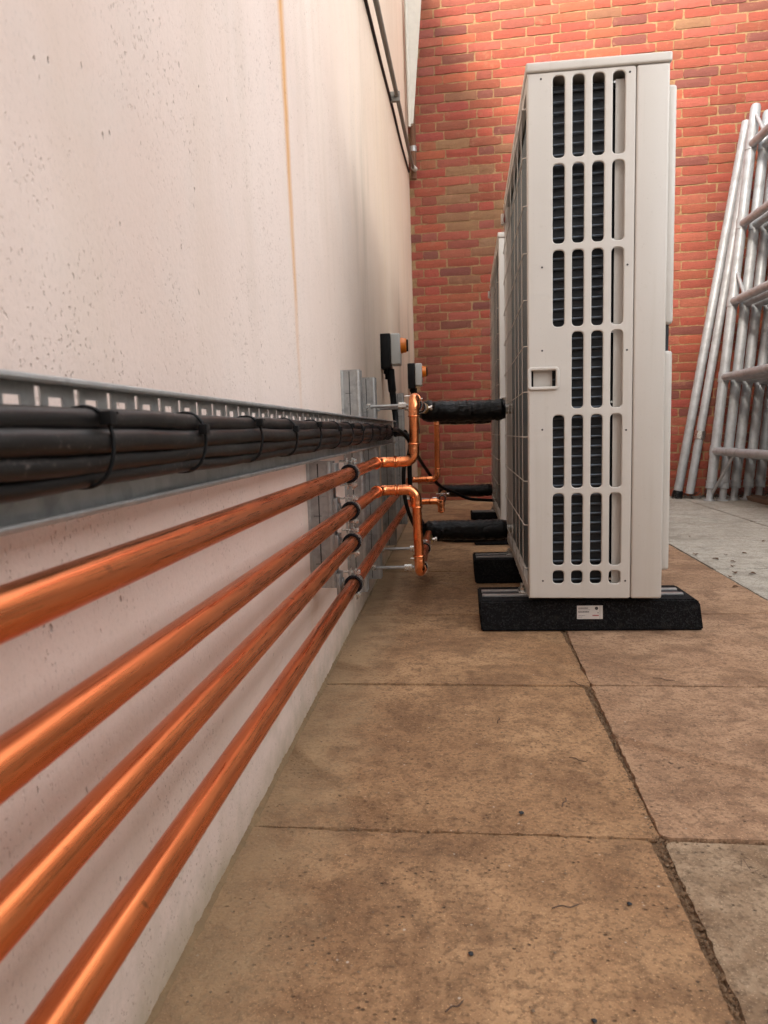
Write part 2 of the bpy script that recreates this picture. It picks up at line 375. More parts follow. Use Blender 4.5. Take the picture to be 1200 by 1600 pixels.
# ------------------------------------------------------------------ ground and paving
WX = -.302; SD = .053
g = B(-40, 40, -40, 40, -.4, -.0065); ground = obj('ground', g, 'dirt', None, False); ground['kind'] = 'structure'
def slab(x0, x1, y0, y1, sh, mat, top):
    bm = bmesh.new(); n = 56 if y0 < 2.2 else 16; rim = []; rnd = random.Random(int(x0*1000+y0*77))
    def X(x, y): return x+sh*(y-1.2)
    sides = [((x0, y0), (x1, y0)), ((x1, y0), (x1, y1)), ((x1, y1), (x0, y1)), ((x0, y1), (x0, y0))]
    ctr = Vector(((x0+x1)/2, (y0+y1)/2, 0)); tp, mid, bot = [], [], []
    for a, b in sides:
        for i in range(n):
            t = i/n; x = a[0]+(b[0]-a[0])*t; y = a[1]+(b[1]-a[1])*t
            v = Vector((x, y, 0)); inn = (ctr-v).normalized()
            j = .001+.003*noise.noise(Vector((x*14, y*14, x0*9+y0*5)))+.0035*noise.noise(Vector((x*60, y*60, 3)))+.002*noise.noise(Vector((x*150, y*150, 6)))
            corner = min(t, 1-t)*max(abs(b[0]-a[0]), abs(b[1]-a[1]))
            if corner < .012: j += .005*(1-corner/.012)
            chip = .0014+.007*max(0, noise.noise(Vector((x*22, y*22, 8))))**1.5
            p0 = v+inn*max(j, 0); p1 = v+inn*(max(j, 0)+chip)
            bot.append(bm.verts.new((X(p0.x, p0.y), p0.y, -.03))); mid.append(bm.verts.new((X(p0.x, p0.y), p0.y, top-.004-.003*rnd.random())))
            tp.append(bm.verts.new((X(p1.x, p1.y), p1.y, top)))
    for v in tp+mid+bot: v.co.y -= .018*(v.co.x+.05)
    L = len(tp)
    for i in range(L):
        k = (i+1) % L
        bm.faces.new((bot[i], bot[k], mid[k], mid[i])); bm.faces.new((mid[i], mid[k], tp[k], tp[i]))
    bm.faces.new(tp)
    return obj('paving_slab', bm, mat, ground, True, 60)
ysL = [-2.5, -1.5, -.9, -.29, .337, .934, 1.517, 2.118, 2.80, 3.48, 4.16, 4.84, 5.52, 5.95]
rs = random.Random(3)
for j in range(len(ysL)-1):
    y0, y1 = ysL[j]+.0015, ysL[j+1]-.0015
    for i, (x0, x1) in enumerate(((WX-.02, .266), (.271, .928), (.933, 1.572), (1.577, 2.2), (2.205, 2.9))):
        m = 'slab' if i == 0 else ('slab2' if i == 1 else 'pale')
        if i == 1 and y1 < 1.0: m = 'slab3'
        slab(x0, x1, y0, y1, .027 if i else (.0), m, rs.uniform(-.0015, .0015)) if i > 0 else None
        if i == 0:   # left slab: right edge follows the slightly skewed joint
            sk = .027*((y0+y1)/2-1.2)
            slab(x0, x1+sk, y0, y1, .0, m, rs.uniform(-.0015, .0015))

# ------------------------------------------------------------------ walls
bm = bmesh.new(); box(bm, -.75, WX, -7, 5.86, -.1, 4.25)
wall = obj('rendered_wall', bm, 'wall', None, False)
tag(wall, 'white painted rendered wall with orange rust streak behind the copper pipes', 'wall')
# mortar fillet at the foot of the wall
bm = bmesh.new(); prev = None
for i in range(1000):
    y = -.3+i*.0061; w = .006+.006*noise.noise(Vector((0, y*9, 1)))+.007*noise.noise(Vector((0, y*60, 4))); h = .005+.006*noise.noise(Vector((5, y*13, 1)))+.007*noise.noise(Vector((5, y*70, 1)))
    q = [bm.verts.new(v) for v in ((WX-.005, y, .002+max(.003, h)), (WX+.004, y, max(.004, h*.7)), (WX+max(.006, w), y, -.004))]
    if prev:
        for k in range(2): bm.faces.new((prev[k], q[k], q[k+1], prev[k+1]))
    prev = q
obj('foot_fillet', bm, m_simple('fillet_mortar', (.27, .175, .09), .95, 0, 70, .3, .9, .005), wall, True, 80)

# brick wall: Sussex-type bond, three stretchers and a header, alternate courses offset
bw = empty('brick_wall', (-.36, 5.80, 0), (0, 0, -.045))
tag(bw, 'red brick wall with sandy mortar joints closing the far end', 'wall')
SL, HL, CH = .250, .124, .0682; PER = 3*SL+HL
obj('mortar', B(-.2, 4.2, .007, .3, -.1, 62*CH), 'mortar', bw, False)
TONES = [(0.246, 0.053, 0.028), (0.274, 0.061, 0.032), (0.293, 0.070, 0.035), (0.255, 0.055, 0.032), (0.217, 0.049, 0.028), (0.274, 0.064, 0.036), (0.302, 0.085, 0.042), (0.246, 0.058, 0.034), (0.170, 0.049, 0.034), (0.274, 0.075, 0.044)]
TAN = [(0.234, 0.122, 0.056), (0.216, 0.108, 0.052), (0.243, 0.135, 0.072), (0.198, 0.086, 0.043)]
def brick_mesh(L, tone, seed):
    rn = random.Random(seed); bm = bmesh.new(); nx, nz = (6, 3) if L > .2 else (4, 3); H = CH-.0085; D = .05
    lay = bm.loops.layers.float_color.new('tone')
    grid = []
    skew = rn.uniform(-.0018, .0018)
    for k in range(nz+1):
        row = []
        for i in range(nx+1):
            x = L*i/nx; z = H*k/nz; edge = i in (0, nx) or k in (0, nz)
            if i in (0, nx): x += rn.uniform(-.003, .002)
            if k in (0, nz): z += rn.uniform(-.0030, .0022)
            if i in (0, nx) and k in (0, nz): x += (.004 if i == 0 else -.004)*rn.random(); z += (.003 if k == 0 else -.003)*rn.random()
            z += skew*(i/nx-.5)
            y = rn.uniform(-.002, .002)+(.0035 if edge else 0)
            row.append(bm.verts.new((x, y, z)))
        grid.append(row)
    for k in range(nz):
        for i in range(nx): bm.faces.new((grid[k][i], grid[k][i+1], grid[k+1][i+1], grid[k+1][i]))
    rim = grid[0]+[grid[k][nx] for k in range(1, nz)]+grid[nz][::-1]+[grid[k][0] for k in range(nz-1, 0, -1)]
    back = [bm.verts.new((v.co.x, D, v.co.z)) for v in rim]
    for i in range(len(rim)): bm.faces.new((rim[i], back[i], back[(i+1) % len(rim)], rim[(i+1) % len(rim)]))
    for f in bm.faces:
        f.smooth = True
        for l in f.loops: l[lay] = (*tone, 1)
    me = bpy.data.meshes.new('brick'); bmesh.ops.recalc_face_normals(bm, faces=bm.faces); bm.to_mesh(me); bm.free()
    me.materials.append(MAT['brick']); me.set_sharp_from_angle(angle=R(50)); return me
SM = [brick_mesh(SL-.008, tuple(min(1, c*random.uniform(.88, 1.12)) for c in TONES[i % 10]), i) for i in range(24)]
HM = [brick_mesh(HL-.008, tuple(min(1, c*random.uniform(.88, 1.12)) for c in TONES[(i*3) % 10]), 100+i) for i in range(10)]
ST = [brick_mesh(SL-.008, TAN[i % 4], 200+i) for i in range(5)]; HT = [brick_mesh(HL-.008, TAN[i % 4], 300+i) for i in range(3)]
inv = M.inverted()
def px(p):
    c = inv @ Vector(p); 
    if c.z >= -.01: return (-1e4, -1e4)
    return (600+fpx*c.x/-c.z, 800-fpx*c.y/-c.z)
bwm = Matrix.Translation(bw.location) @ Matrix.Rotation(-.045, 4, 'Z')
cand = []; rb = random.Random(21)
for k in range(62):
    z = k*CH+.005+rb.uniform(-.001, .001); x = .232+.36-3*PER + (0 if (k % 2 == 1) else PER/2); seq = 0; x += rb.uniform(-.006, .006)
    while x < 3.6:
        L = HL if seq % 4 == 0 else SL
        if x > -.15:
            wp = bwm @ Vector((x+L/2, 0, z+.03)); q = px(wp)
            tanp = max(0, 1-math.hypot((q[0]-745)/75, (q[1]-310)/200))
            tan = rb.random() < tanp*.75 or rb.random() < .012
            me = rb.choice((HT if L < .2 else ST) if tan else (HM if L < .2 else SM))
            vis = q[0] > 645 and q[0] < 1212 and -8 < q[1] < 790
            if 832 < q[0] < 1022 and q[1] > 105: vis = False
            if q[0] > 1155 and q[1] > 300: vis = False
            # rank: nearer the middle of what shows
            cand.append((0 if vis else 1, z, x+rb.uniform(-.003, .003), rb.uniform(-.0025, .0025), me))
        x += L; seq += 1
vis = [c for c in cand if c[0] == 0]; hid = [c for c in cand if c[0] == 1]
rb.shuffle(vis); vis.sort(key=lambda c: -c[1]); ind = vis[-300:] if len(vis) > 300 else vis; rest = hid+([c for c in vis if c not in ind])
for _, z, x, y, me in ind:
    o = bpy.data.objects.new('brick', me); COL.objects.link(o); o.parent = bw; o.location = (x, y, z)
bm = bmesh.new()
for _, z, x, y, me in rest:
    n0 = len(bm.verts); bm.from_mesh(me); bm.verts.ensure_lookup_table()
    for v in bm.verts[n0:]: v.co += Vector((x, y, z))
me = bpy.data.meshes.new('brickwork'); bm.to_mesh(me); bm.free(); me.materials.append(MAT['brick'])
o = bpy.data.objects.new('brickwork', me); COL.objects.link(o); o.parent = bw; o['kind'] = 'stuff'
# unseen walls shaping the light; the scaffold frames lean on the tall one
sidem = m_simple('grey_render', (.40, .40, .385), .9, 0, 12, .1, .4, .004)
sw = obj('unseen_side_wall', B(2.62, 2.9, -3.3, 2.298, -.1, 1.5), sidem, None, False); tag(sw, 'low unseen grey wall added right of the camera to block light from the horizon', 'wall')  # put in to cut the bright horizon off the left wall
sb = obj('unseen_tall_wall', B(2.62, 3.2, 2.3, 5.70, -.1, 6.6), sidem, None, False); tag(sb, 'unseen grey wall behind the scaffold frames, built tall to darken the lower brickwork', 'wall')  # height raised to cut sky light on the lower bricks
rw = obj('unseen_rear_wall', B(-.301, 2.61, -3.3, -3.0, -.1, 7.2), sidem, None, False); tag(rw, 'unseen grey wall added behind the camera to keep sun off the lower brickwork', 'wall')  # added so that its shadow darkens the lower brick wall

# ------------------------------------------------------------------ wall fixtures high up
c = empty('wall_conduit', (WX, 3.0, 2.2)); tag(c, 'dirty painted conduit running along top of the white wall', 'conduit')
def rel(o, pts): return [Vector(p)-o.location for p in pts]
cp = [(-.262, 1.2, 1.99), (-.262, 2.9, 2.21), (-.262, 4.0, 2.345), (-.262, 5.0, 2.46), (-.262, 5.66, 2.56)]
obj('pipe', T(rel(c, smooth_path(cp, 6)), .0115, 12), 'oldpipe', c)
obj('cable', T(rel(c, [(WX+.006, p[1], p[2]-.024+.004*math.sin(p[1]*5)) for p in smooth_path(cp, 6)]), .007, 8), 'black', c)  # added black strand that draws the conduit's shadow line on the wall
for yy, zz in ((2.75, 2.190), (4.0, 2.345)):
    obj('saddle_clip', B(WX-c.location.x-.001, .056, yy-3.0-.012, yy-3.0+.012, zz-2.2-.03, zz-2.2+.02, bev=.004), 'oldpipe', c)
obj('end_cap', T(rel(c, [(-.262, 5.62, 2.553), (-.25, 5.69, 2.562)]), [.017, .019], 12), 'trim', c)
b = empty('trim_board', (WX+.022, 5.50, 2.8)); tag(b, 'flaking white tapered board in the corner against the brick wall', 'board')
bm = bmesh.new()
pr = [(.0, 0.0), (.035, .0), (.116, .83), (.118, .90), (.06, .93), (.02, .90), (.0, .86)]
v0 = [bm.verts.new((x, -.035, z)) for x, z in pr]; v1 = [bm.verts.new((x*.9, .02, z+.01)) for x, z in pr]
bm.faces.new(v0); bm.faces.new(v1[::-1])
for i in range(len(pr)): k = (i+1) % len(pr); bm.faces.new((v0[i], v0[k], v1[k], v1[i]))
bmesh.ops.bevel(bm, geom=list(bm.edges), offset=.004, segments=2, affect='EDGES'); obj('panel', bm, 'trim', b)
obj('edge_bead', T([(.008, -.04, -.02), (.006, -.04, .4), (.004, -.04, .9)], .011, 8), 'trim', b)
dp = obj('downpipe', T([(-.262, 5.72, 2.50), (-.262, 5.715, 2.9), (-.25, 5.70, 4.2)], .022, 12), 'rusty'); tag(dp, 'thin dark rusty pipe in the corner below the flaking white board', 'pipe')
obj('joint_collar', T([(-.262, 5.72, 2.70), (-.262, 5.72, 2.74)], .027, 12), 'galv2', dp)

# ------------------------------------------------------------------ strut channels on the wall
def strut(name_y, z0, z1, label, clips=()):
    s = empty('strut_channel', (WX, name_y, z0)); tag(s, label, 'strut', 'strut channels on the white wall')
    L = z1-z0; t_ = .0025; bm = bmesh.new()
    box(bm, .0, t_, -.0205, .0205, 0, L); box(bm, t_, SD, -.0205, -.0205+t_, 0, L); box(bm, t_, SD, .0205-t_, .0205, 0, L)
    box(bm, SD-t_, SD, -.0205+t_, -.011, 0, L); box(bm, SD-t_, SD, .011, .0205-t_, 0, L)
    box(bm, SD-.007, SD-t_, -.0135, -.011, 0, L); box(bm, SD-.007, SD-t_, .011, .0135, 0, L)
    obj('channel', bm, 'galv2', s, False)
    for x0 in (.0, SD-.009): obj('folded_edge', B(x0, x0+.006, -.0232, -.0205, .001, L-.001, bev=.0008), 'galv', s)
    obj('slot_line', B(SD*.42, SD*.42+.0022, -.0211, -.0204, .004, L-.004), 'dark', s, False)
    k = .05
    bm = bmesh.new(); n = 0
    while k < L-.04: box(bm, .012, .028, -.0212, -.0200, k, k+.0012); k += .1; n += 1
    split('scribe_mark', bm, 'dark', s)
    for zc in clips:
        cz = zc-z0; bm = bmesh.new(); box(bm, SD+.0005, SD+.008, -.022, .022, cz-.022, cz+.022, bev=.001); box(bm, SD+.008, SD+.012, -.010, .010, cz-.010, cz+.010, bev=.001)
        split('channel_nut', bm, 'galv2', s)
    return s
PZ = [.473, .402, .326, .245]; PX = -.215; PR = .0132
strut(1.452, .238, .50, 'short strut channel under the tray carrying the four pipe clamps', PZ)
strut(1.955, .115, .728, 'strut channel rising above the cable tray, nearest of the tall ones')
strut(2.330, .075, .736, 'strut channel second along the wall above the cable tray')
strut(3.640, .09, .757, 'strut channel farthest along the wall behind the copper risers')
strut(2.95, .09, .56, 'strut channel behind the tray end between the risers')

# ------------------------------------------------------------------ cable tray
tr = empty('cable_tray', (WX+.0545, 0, .4955)); tag(tr, 'perforated galvanised cable tray running along the white wall', 'cable tray')
Y0, Y1, TH = -.45, 2.92, .096; SX = .0012
def tz(y): return .002+.0055*y      # tray climbs very slightly
per = .0445; bm = bmesh.new()
ybr = [Y0]; cells = []
n = int((Y1-Y0)/per)
for i in range(n):
    y = Y0+i*per
    cells += [(y, y+.008, 'w'), (y+.008, y+.014, 's'), (y+.014, y+.022, 'w'), (y+.022, y+.038, 'q'), (y+.038, y+per, 'w')]
zr = [(.006, .024, ''), (.024, .029, 's'), (.029, .042, 'sq'), (.042, .047, 's'), (.047, .056, ''), (.056, .064, 's'), (.064, .082, 'sq'), (.082, .088, 's'), (.088, .094, '')]
vc = {}
def gv(y, z):
    k = (round(y, 5), round(z, 5))
    if k not in vc: vc[k] = bm.verts.new((0, y, z+tz(y)-.002))
    return vc[k]
for a, b_, kd in cells:
    for z0, z1, hs in zr:
        if kd in hs and kd != 'w': continue
        bm.faces.new((gv(a, z0), gv(b_, z0), gv(b_, z1), gv(a, z1)))
ex = bmesh.ops.extrude_face_region(bm, geom=list(bm.faces)); bmesh.ops.translate(bm, verts=[v for v in ex['geom'] if isinstance(v, bmesh.types.BMVert)], vec=(SX, 0, 0))
obj('perforated_plate', bm, 'galv', tr, False)
def sweep_profile(name, prof, mat):
    bm = bmesh.new(); ra = [bm.verts.new((x, Y0, z+tz(Y0))) for x, z in prof]; rb_ = [bm.verts.new((x, Y1, z+tz(Y1))) for x, z in prof]
    for i in range(len(prof)): k = (i+1) % len(prof); bm.faces.new((ra[i], ra[k], rb_[k], rb_[i]))
    bm.faces.new(ra[::-1]); bm.faces.new(rb_); return obj(name, bm, mat, tr, True, 30)
def lip(z, s): # outward flange with a rolled edge
    P_ = [(0, z), (.012, z), (.0135, z+s*.001), (.014, z+s*.003), (.0132, z+s*.0046), (.0115, z+s*.005), (.0115, z+s*.0036), (.0122, z+s*.003), (.012, z+s*.0016), (0, z+s*.0016)]
    return P_ if s > 0 else P_[::-1]
sweep_profile('lower_flange', lip(.0045, 1), 'galv'); sweep_profile('upper_flange', lip(.0915, -1), 'galv')

# ------------------------------------------------------------------ cables and ties
cz = [.5645, .5515, .5395, .5295]; cr = [.0074, .0079, .0067, .0062]
CX = [-.2205, -.217, -.2195, -.224]
def cab_label(i): return ['topmost black cable of the bundle on the tray', 'thick second black cable from the top of the bundle on the tray', 'third black cable down in the tied bundle on the tray', 'lowest black cable of the tied bundle on the tray'][i]
for i in range(4):
    pts = []
    for k in range(90):
        y = -.45+k*.036
        if y > 2.62+.05*i: break
        w = .0007*math.sin(y*16.5+i*1.9)+.0004*math.sin(y*41+i)
        pts.append((CX[i]+.0008*math.sin(y*13+i*2.2)-max(0, y-2.2)*.03, y, cz[i]+w+.0055*(y-.4)))
    if i == 1:   # this one leaves the tray end in a loop
        pts = pts[:-2]; L = Vector(pts[-1]); pts += smooth_path([L, L+Vector((.02, .12, .003)), L+Vector((.055, .20, -.04)), L+Vector((.05, .21, -.10)), L+Vector((.03, .20, -.16)), L+Vector((.04, .20, -.30)), L+Vector((.10, .23, -.42)), L+Vector((.22, .26, -.44))], 6)[1:]
    o = obj('power_cable', T(pts, cr[i], 12), 'cable'); tag(o, cab_label(i), 'cable', 'black cables tied on the tray')
for i, (x, z, rr) in enumerate(((-.2345, .556, .0065), (-.2335, .542, .0065), (-.2345, .530, .006))):
    pts = [(x, -.45+k*.06, z+.0055*(-.45+k*.06-.4)+.001*math.sin(k*1.7+i)) for k in range(50)]
    o = obj('power_cable', T(pts, rr, 10), 'cable'); tag(o, ['upper', 'middle', 'lower'][i]+' black cable at the back of the bundle against the tray plate', 'cable', 'black cables tied on the tray')
ties = [.24, .415, .579, .757, .932, 1.105, 1.303, 1.466, 1.64, 1.83, 2.02, 2.22, 2.42]
ORD = ['first', 'second', 'third', 'fourth', 'fifth', 'sixth', 'seventh', 'eighth', 'ninth', 'tenth', 'eleventh', 'twelfth']
for i, y in enumerate(ties):
    dz = .0055*(y-.4); lean = random.uniform(-.005, .006)
    loop = [(-.2425, .55), (-.2405, .562), (-.234, .5685), (-.221, .5700), (-.2128, .5655), (-.2085, .557), (-.2075, .545), (-.210, .532), (-.2160, .5240), (-.224, .5215), (-.236, .523), (-.242, .533)]
    ctr = Vector((-.226, y, .546+dz)); pts = []
    for k in range(len(loop)+1):
        x, z = loop[k % len(loop)]; pts.append((x, y+lean*(z-.545)/.03+.004*math.sin(z*60), z+dz+.0025))
    o = empty('cable_tie', (-.226, y, .519+dz)); lab = 'black cable tie round the bundle near the left edge of view' if i == 0 else f'{ORD[i-1]} black cable tie counted along the bundle from the left edge'
    tag(o, lab, 'cable tie', 'cable ties round the bundle')
    obj('strap', T(rel(o, smooth_path(pts, 4)), .0014, 6, cap=False), 'black', o)
    hx, hz = (-.2085, .566+dz) if i % 2 else (-.2080, .559+dz)
    bm = B(hx+.226-.003, hx+.226+.0045, lean*.4-.004, lean*.4+.0045, hz-.519-dz-.0045, hz-.519-dz+.004, bev=.001); obj('tie_head', bm, 'black', o)
    bm = T([(hx+.226, lean*.4, hz-.519-dz), (hx+.226+.004, lean*.4+.006, hz-.519-dz+.003)], .001, 5); obj('cut_tail', bm, 'black', o)

# ------------------------------------------------------------------ copper pipes
def fitting(parent, corner, a, b, rad, bend=1.75):
    """press elbow: bend plus two short sockets with beaded rims"""
    a, b = Vector(a), Vector(b); c_ = Vector(corner); br = rad*bend*1.15; ln = rad*1.7; R1 = rad*1.12
    pts = [c_-a*(br+ln)]+lin(c_-a*(br+ln), c_-a*br, 2)[1:-1]+arc(c_, a, b, br, 9)+[c_+b*(br+ln*.5), c_+b*(br+ln)]
    o = obj('elbow', T(rel(parent, pts), R1, 20), 'copper2', parent)
    bm = bmesh.new()
    for q, ax in ((c_-a*(br+ln), a), (c_+b*(br+ln), b)):
        ring_torus(bm, q-parent.location, ax, R1*1.02, rad*.16, 24, 8)
    for q, ax in ((c_-a*(br+ln*.45), a), (c_+b*(br+ln*.45), b)):
        ring_torus(bm, q-parent.location, ax, R1*.99, rad*.05, 24, 6)
    split('rim_bead', bm, 'copper2', o)
    return br+ln
def straight(parent, p0, p1, rad, mat='copper'):
    return obj('tube', T(rel(parent, lin(p0, p1, max(2, int((Vector(p1)-Vector(p0)).length/.05)))), rad, 24), mat, parent)
def pipe_run(name, label, pts, rad, group):
    o = empty(name, pts[0]); tag(o, label, 'pipe', group); pts = [Vector(p) for p in pts]
    for i in range(len(pts)-1):
        a, b_ = pts[i].copy(), pts[i+1].copy(); dr = (b_-a).normalized()
        if i > 0: a += dr*rad*2.9
        if i < len(pts)-2: b_ -= dr*rad*2.9
        if (b_-a).dot(dr) > .004: straight(o, a, b_, rad)
    for i in range(1, len(pts)-1):
        fitting(o, pts[i], (pts[i]-pts[i-1]).normalized(), (pts[i+1]-pts[i]).normalized(), rad)
    return o
G = 'copper pipes along the white wall'
r1 = pipe_run('copper_pipe', 'topmost of the four copper pipes, ending in a riser to the upper black hose', [(PX, -.5, .4705), (PX, 1.985, .474), (-.112, 1.985, .474), (-.108, 1.985, .648), (-.108, 2.70, .642)], PR, G)
r2 = pipe_run('copper_pipe', 'second copper pipe from the top, turning down to the lower black hose', [(PX, -.5, .4025), (PX, 1.985, .395), (-.109, 1.985, .395), (-.104, 1.985, .158), (-.104, 2.72, .168)], PR, G)
r3 = pipe_run('copper_pipe', 'third copper pipe from the top, rising again near the brick wall', [(PX, -.5, .332), (PX, 3.42, .330), (-.083, 3.42, .332), (-.080, 3.42, .640), (-.080, 4.24, .635)], PR, G)
r4 = pipe_run('copper_pipe', 'lowest of the four copper pipes, just above the paving', [(PX, -.5, .253), (PX, 3.30, .232), (-.068, 3.30, .236), (-.066, 3.30, .190), (-.066, 4.26, .196)], PR, G)

# ------------------------------------------------------------------ pipe clamps
def clamp(y, x, z, label):
    o = empty('pipe_clamp', (WX+SD, y, z)); tag(o, label, 'pipe clamp', 'rubber lined pipe clamps'); cx_ = x-o.location.x; ax = (0, 1, 0)
    obj('rubber_lining', band(bmesh.new(), (cx_, 0, 0), ax, PR*1.0, PR*1.36, .024), 'lining', o, True, 30)
    obj('steel_band', band(bmesh.new(), (cx_, 0, 0), ax, PR*1.36, PR*1.5, .017), 'zinc', o, True, 30)
    bm = bmesh.new(); ring_torus(bm, (cx_, -.0125, 0), ax, PR*1.3, PR*.17); ring_torus(bm, (cx_, .0125, 0), ax, PR*1.3, PR*.17); split('lining_bead', bm, 'lining', o)
    for s in (1, -1):
        bm = bmesh.new(); zz = s*PR*1.85
        box(bm, cx_-.0065, cx_-.0045, -.008, .008, zz-.009, zz+.008, bev=.0006); box(bm, cx_+.0045, cx_+.0065, -.008, .008, zz-.009, zz+.008, bev=.0006)
        split('lug', bm, 'zinc', o)
        bm = bmesh.new(); tube(bm, [(cx_-.022, 0, zz+.001), (cx_+.012, 0, zz+.001)], .0024, 8); hexnut(bm, (cx_+.0095, 0, zz+.001), (1, 0, 0), .0056, .005); tube(bm, [(cx_+.012, 0, zz+.001), (cx_+.0145, 0, zz+.001)], .0042, 10)
        obj('clamp_bolt', bm, 'zinc', o)
    bm = T([(.008, 0, 0), (cx_-PR*1.45, 0, 0)], .0052, 10); hexnut(bm, (cx_-PR*1.45-.005, 0, 0), (1, 0, 0), .0085, .008); obj('stud', bm, 'zinc', o)
    return o
for i, z in enumerate((.4733, .3968, .3306, .2424)):
    clamp(1.452, PX, z, ['black rubber lined clamp round the topmost copper pipe', 'black rubber lined clamp round the second copper pipe from the top', 'black rubber lined clamp round the third copper pipe from the top', 'black rubber lined clamp round the lowest copper pipe'][i])

# ------------------------------------------------------------------ stand-off rods, valves, hoses
def rod(y, z, x1, label, ring=True):
    o = empty('support_rod', (WX+SD, y, z)); tag(o, label, 'rod', 'stand-off rods holding the risers'); L = x1-o.location.x
    obj('threaded_rod', T([(.0, 0, 0), (L, 0, 0)], .005, 10), 'galv2', o)
    bm = hexnut(bmesh.new(), (L-.018, 0, 0), (1, 0, 0), .0095, .022); obj('coupling_nut', bm, 'zinc', o)
    bm = hexnut(bmesh.new(), (.006, 0, 0), (1, 0, 0), .009, .010); obj('lock_nut', bm, 'zinc', o)
    if ring:
        obj('rubber_lining', band(bmesh.new(), (L+PR*1.5, 0, 0), (0, 1, 0), PR*1.12, PR*1.45, .02), 'lining', o, True, 30)
        obj('steel_band', band(bmesh.new(), (L+PR*1.5, 0, 0), (0, 1, 0), PR*1.45, PR*1.56, .014), 'zinc', o, True, 30)
        bm = T([(L+PR*1.5, 0, PR*1.5), (L+PR*1.5, 0, PR*2.2)], .004, 8); tube(bm, [(L+PR*1.5-.03, 0, PR*2.0), (L+PR*1.5+.01, 0, PR*2.0)], .0022, 8); obj('band_screw', bm, 'zinc', o)
    return o
rod(2.06, .632, -.108-PR*1.5, 'upper stand-off rod nearest, reaching from the strut to the tall riser')
rod(2.33, .636, -.108-PR*1.5, 'upper stand-off rod just behind the nearest one')
rod(2.06, .160, -.104-PR*1.5, 'lowest stand-off rod, with bright nut at the foot of the down pipe')
rod(2.33, .172, -.104-PR*1.5, 'low stand-off rod just behind the foot of the down pipe')
rod(3.64, .215, -.066-PR*1.5, 'far low stand-off rod near the brick wall')
def valve(x, y, z, label, lev):
    o = empty('ball_valve', (x, y, z)); tag(o, label, 'valve', 'ball valves at the hose ends'); bm = bmesh.new()
    tube(bm, [(0, -.06, 0), (0, -.045, 0), (0, -.045, 0), (0, -.03, 0), (0, -.018, 0), (0, 0, 0), (0, .018, 0), (0, .03, 0), (0, .045, 0)], [.015, .015, .019, .019, .016, .020, .016, .019, .019], 12)
    obj('valve_body', bm, 'brass', o, True, 25)
    obj('collar', T([(0, -.085, 0), (0, -.060, 0)], .0175, 6), 'nickel', o, False)
    bm = T([(.0, 0, 0), (.034, 0, 0)], .0075, 10); hexnut(bm, (.030, 0, 0), (1, 0, 0), .010, .007); obj('spindle', bm, 'nickel', o)
    dx, dy, dz = lev
    bm = T([(.036, 0, 0), (.036+dx*.3, dy*.3, dz*.3), (.036+dx, dy, dz)], [.006, .005, .0065], 8); obj('lever', bm, 'black', o)
    return o
valve(-.108, 2.62, .642, 'ball valve behind the top of the tall copper riser', (.004, -.05, .012))
valve(-.104, 2.60, .160, 'ball valve with black lever at the foot of the down pipe', (.018, -.01, .035))
valve(-.066, 4.14, .196, 'ball valve at the far low hose near the brick wall', (.01, -.04, .02))
valve(-.080, 4.14, .636, 'ball valve of the far upper hose, mostly hidden behind the nearer hose', (.01, -.04, .02))
def hose(x0, x1, y, z, rad, label, sag=0.):
    o = empty('insulated_hose', (x0, y, z)); tag(o, label, 'hose', 'black wrapped hoses to the heat pumps'); L = x1-x0; n = 70; pts = []; rads = []
    sd = hash(label) % 100 if False else int(x0*1000+y*100+z*37) % 97
    for i in range(n+1):
        t_ = i/n; pts.append((-.02+(L+.02)*t_, -.03*(1-t_)**6, -sag*math.sin(t_*math.pi)-.004*t_))
        e = 1 if t_ > .06 else .72+.28*t_/.06
        e *= 1 if t_ < .96 else .90
        rads.append(rad*e*(1+.05*noise.noise(Vector((t_*9, sd, 0)))+.035*noise.noise(Vector((t_*30, sd, 5)))))
    def prof(i, an):
        t_ = i/n; return 1+.09*noise.noise(Vector((t_*20+math.sin(an)*1.6, math.cos(an)*1.5, sd)))+.07*noise.noise(Vector((t_*50+an*.6, math.cos(an)*3, sd+3)))
    obj('wrapping', T(pts, rads, 28, prof=prof), 'wrap', o, True, 70)
    obj('union_nut', T([(L-.006, 0, -.004), (L+.03, 0, -.004)], rad*.45, 6), 'nickel', o, False)
    bm = bmesh.new()
    for q in (.18, .5, .8): ring_torus(bm, (L*q, 0, -.003), (1, .12, 0), rad*1.0, .0012, 24, 6)
    split('tape_edge', bm, 'black', o)
    return o
hose(-.10, .196, 2.76, .636, .040, 'upper black wrapped hose joining the near heat pump', .004)
hose(-.10, .196, 2.76, .176, .039, 'lower black wrapped hose joining the near heat pump', .002)
hose(-.07, .222, 4.30, .205, .037, 'low black wrapped hose joining the far heat pump near the brick wall', .004)
hose(-.07, .222, 4.30, .640, .037, 'upper black wrapped hose of the far heat pump, hidden behind the nearer one', .004)

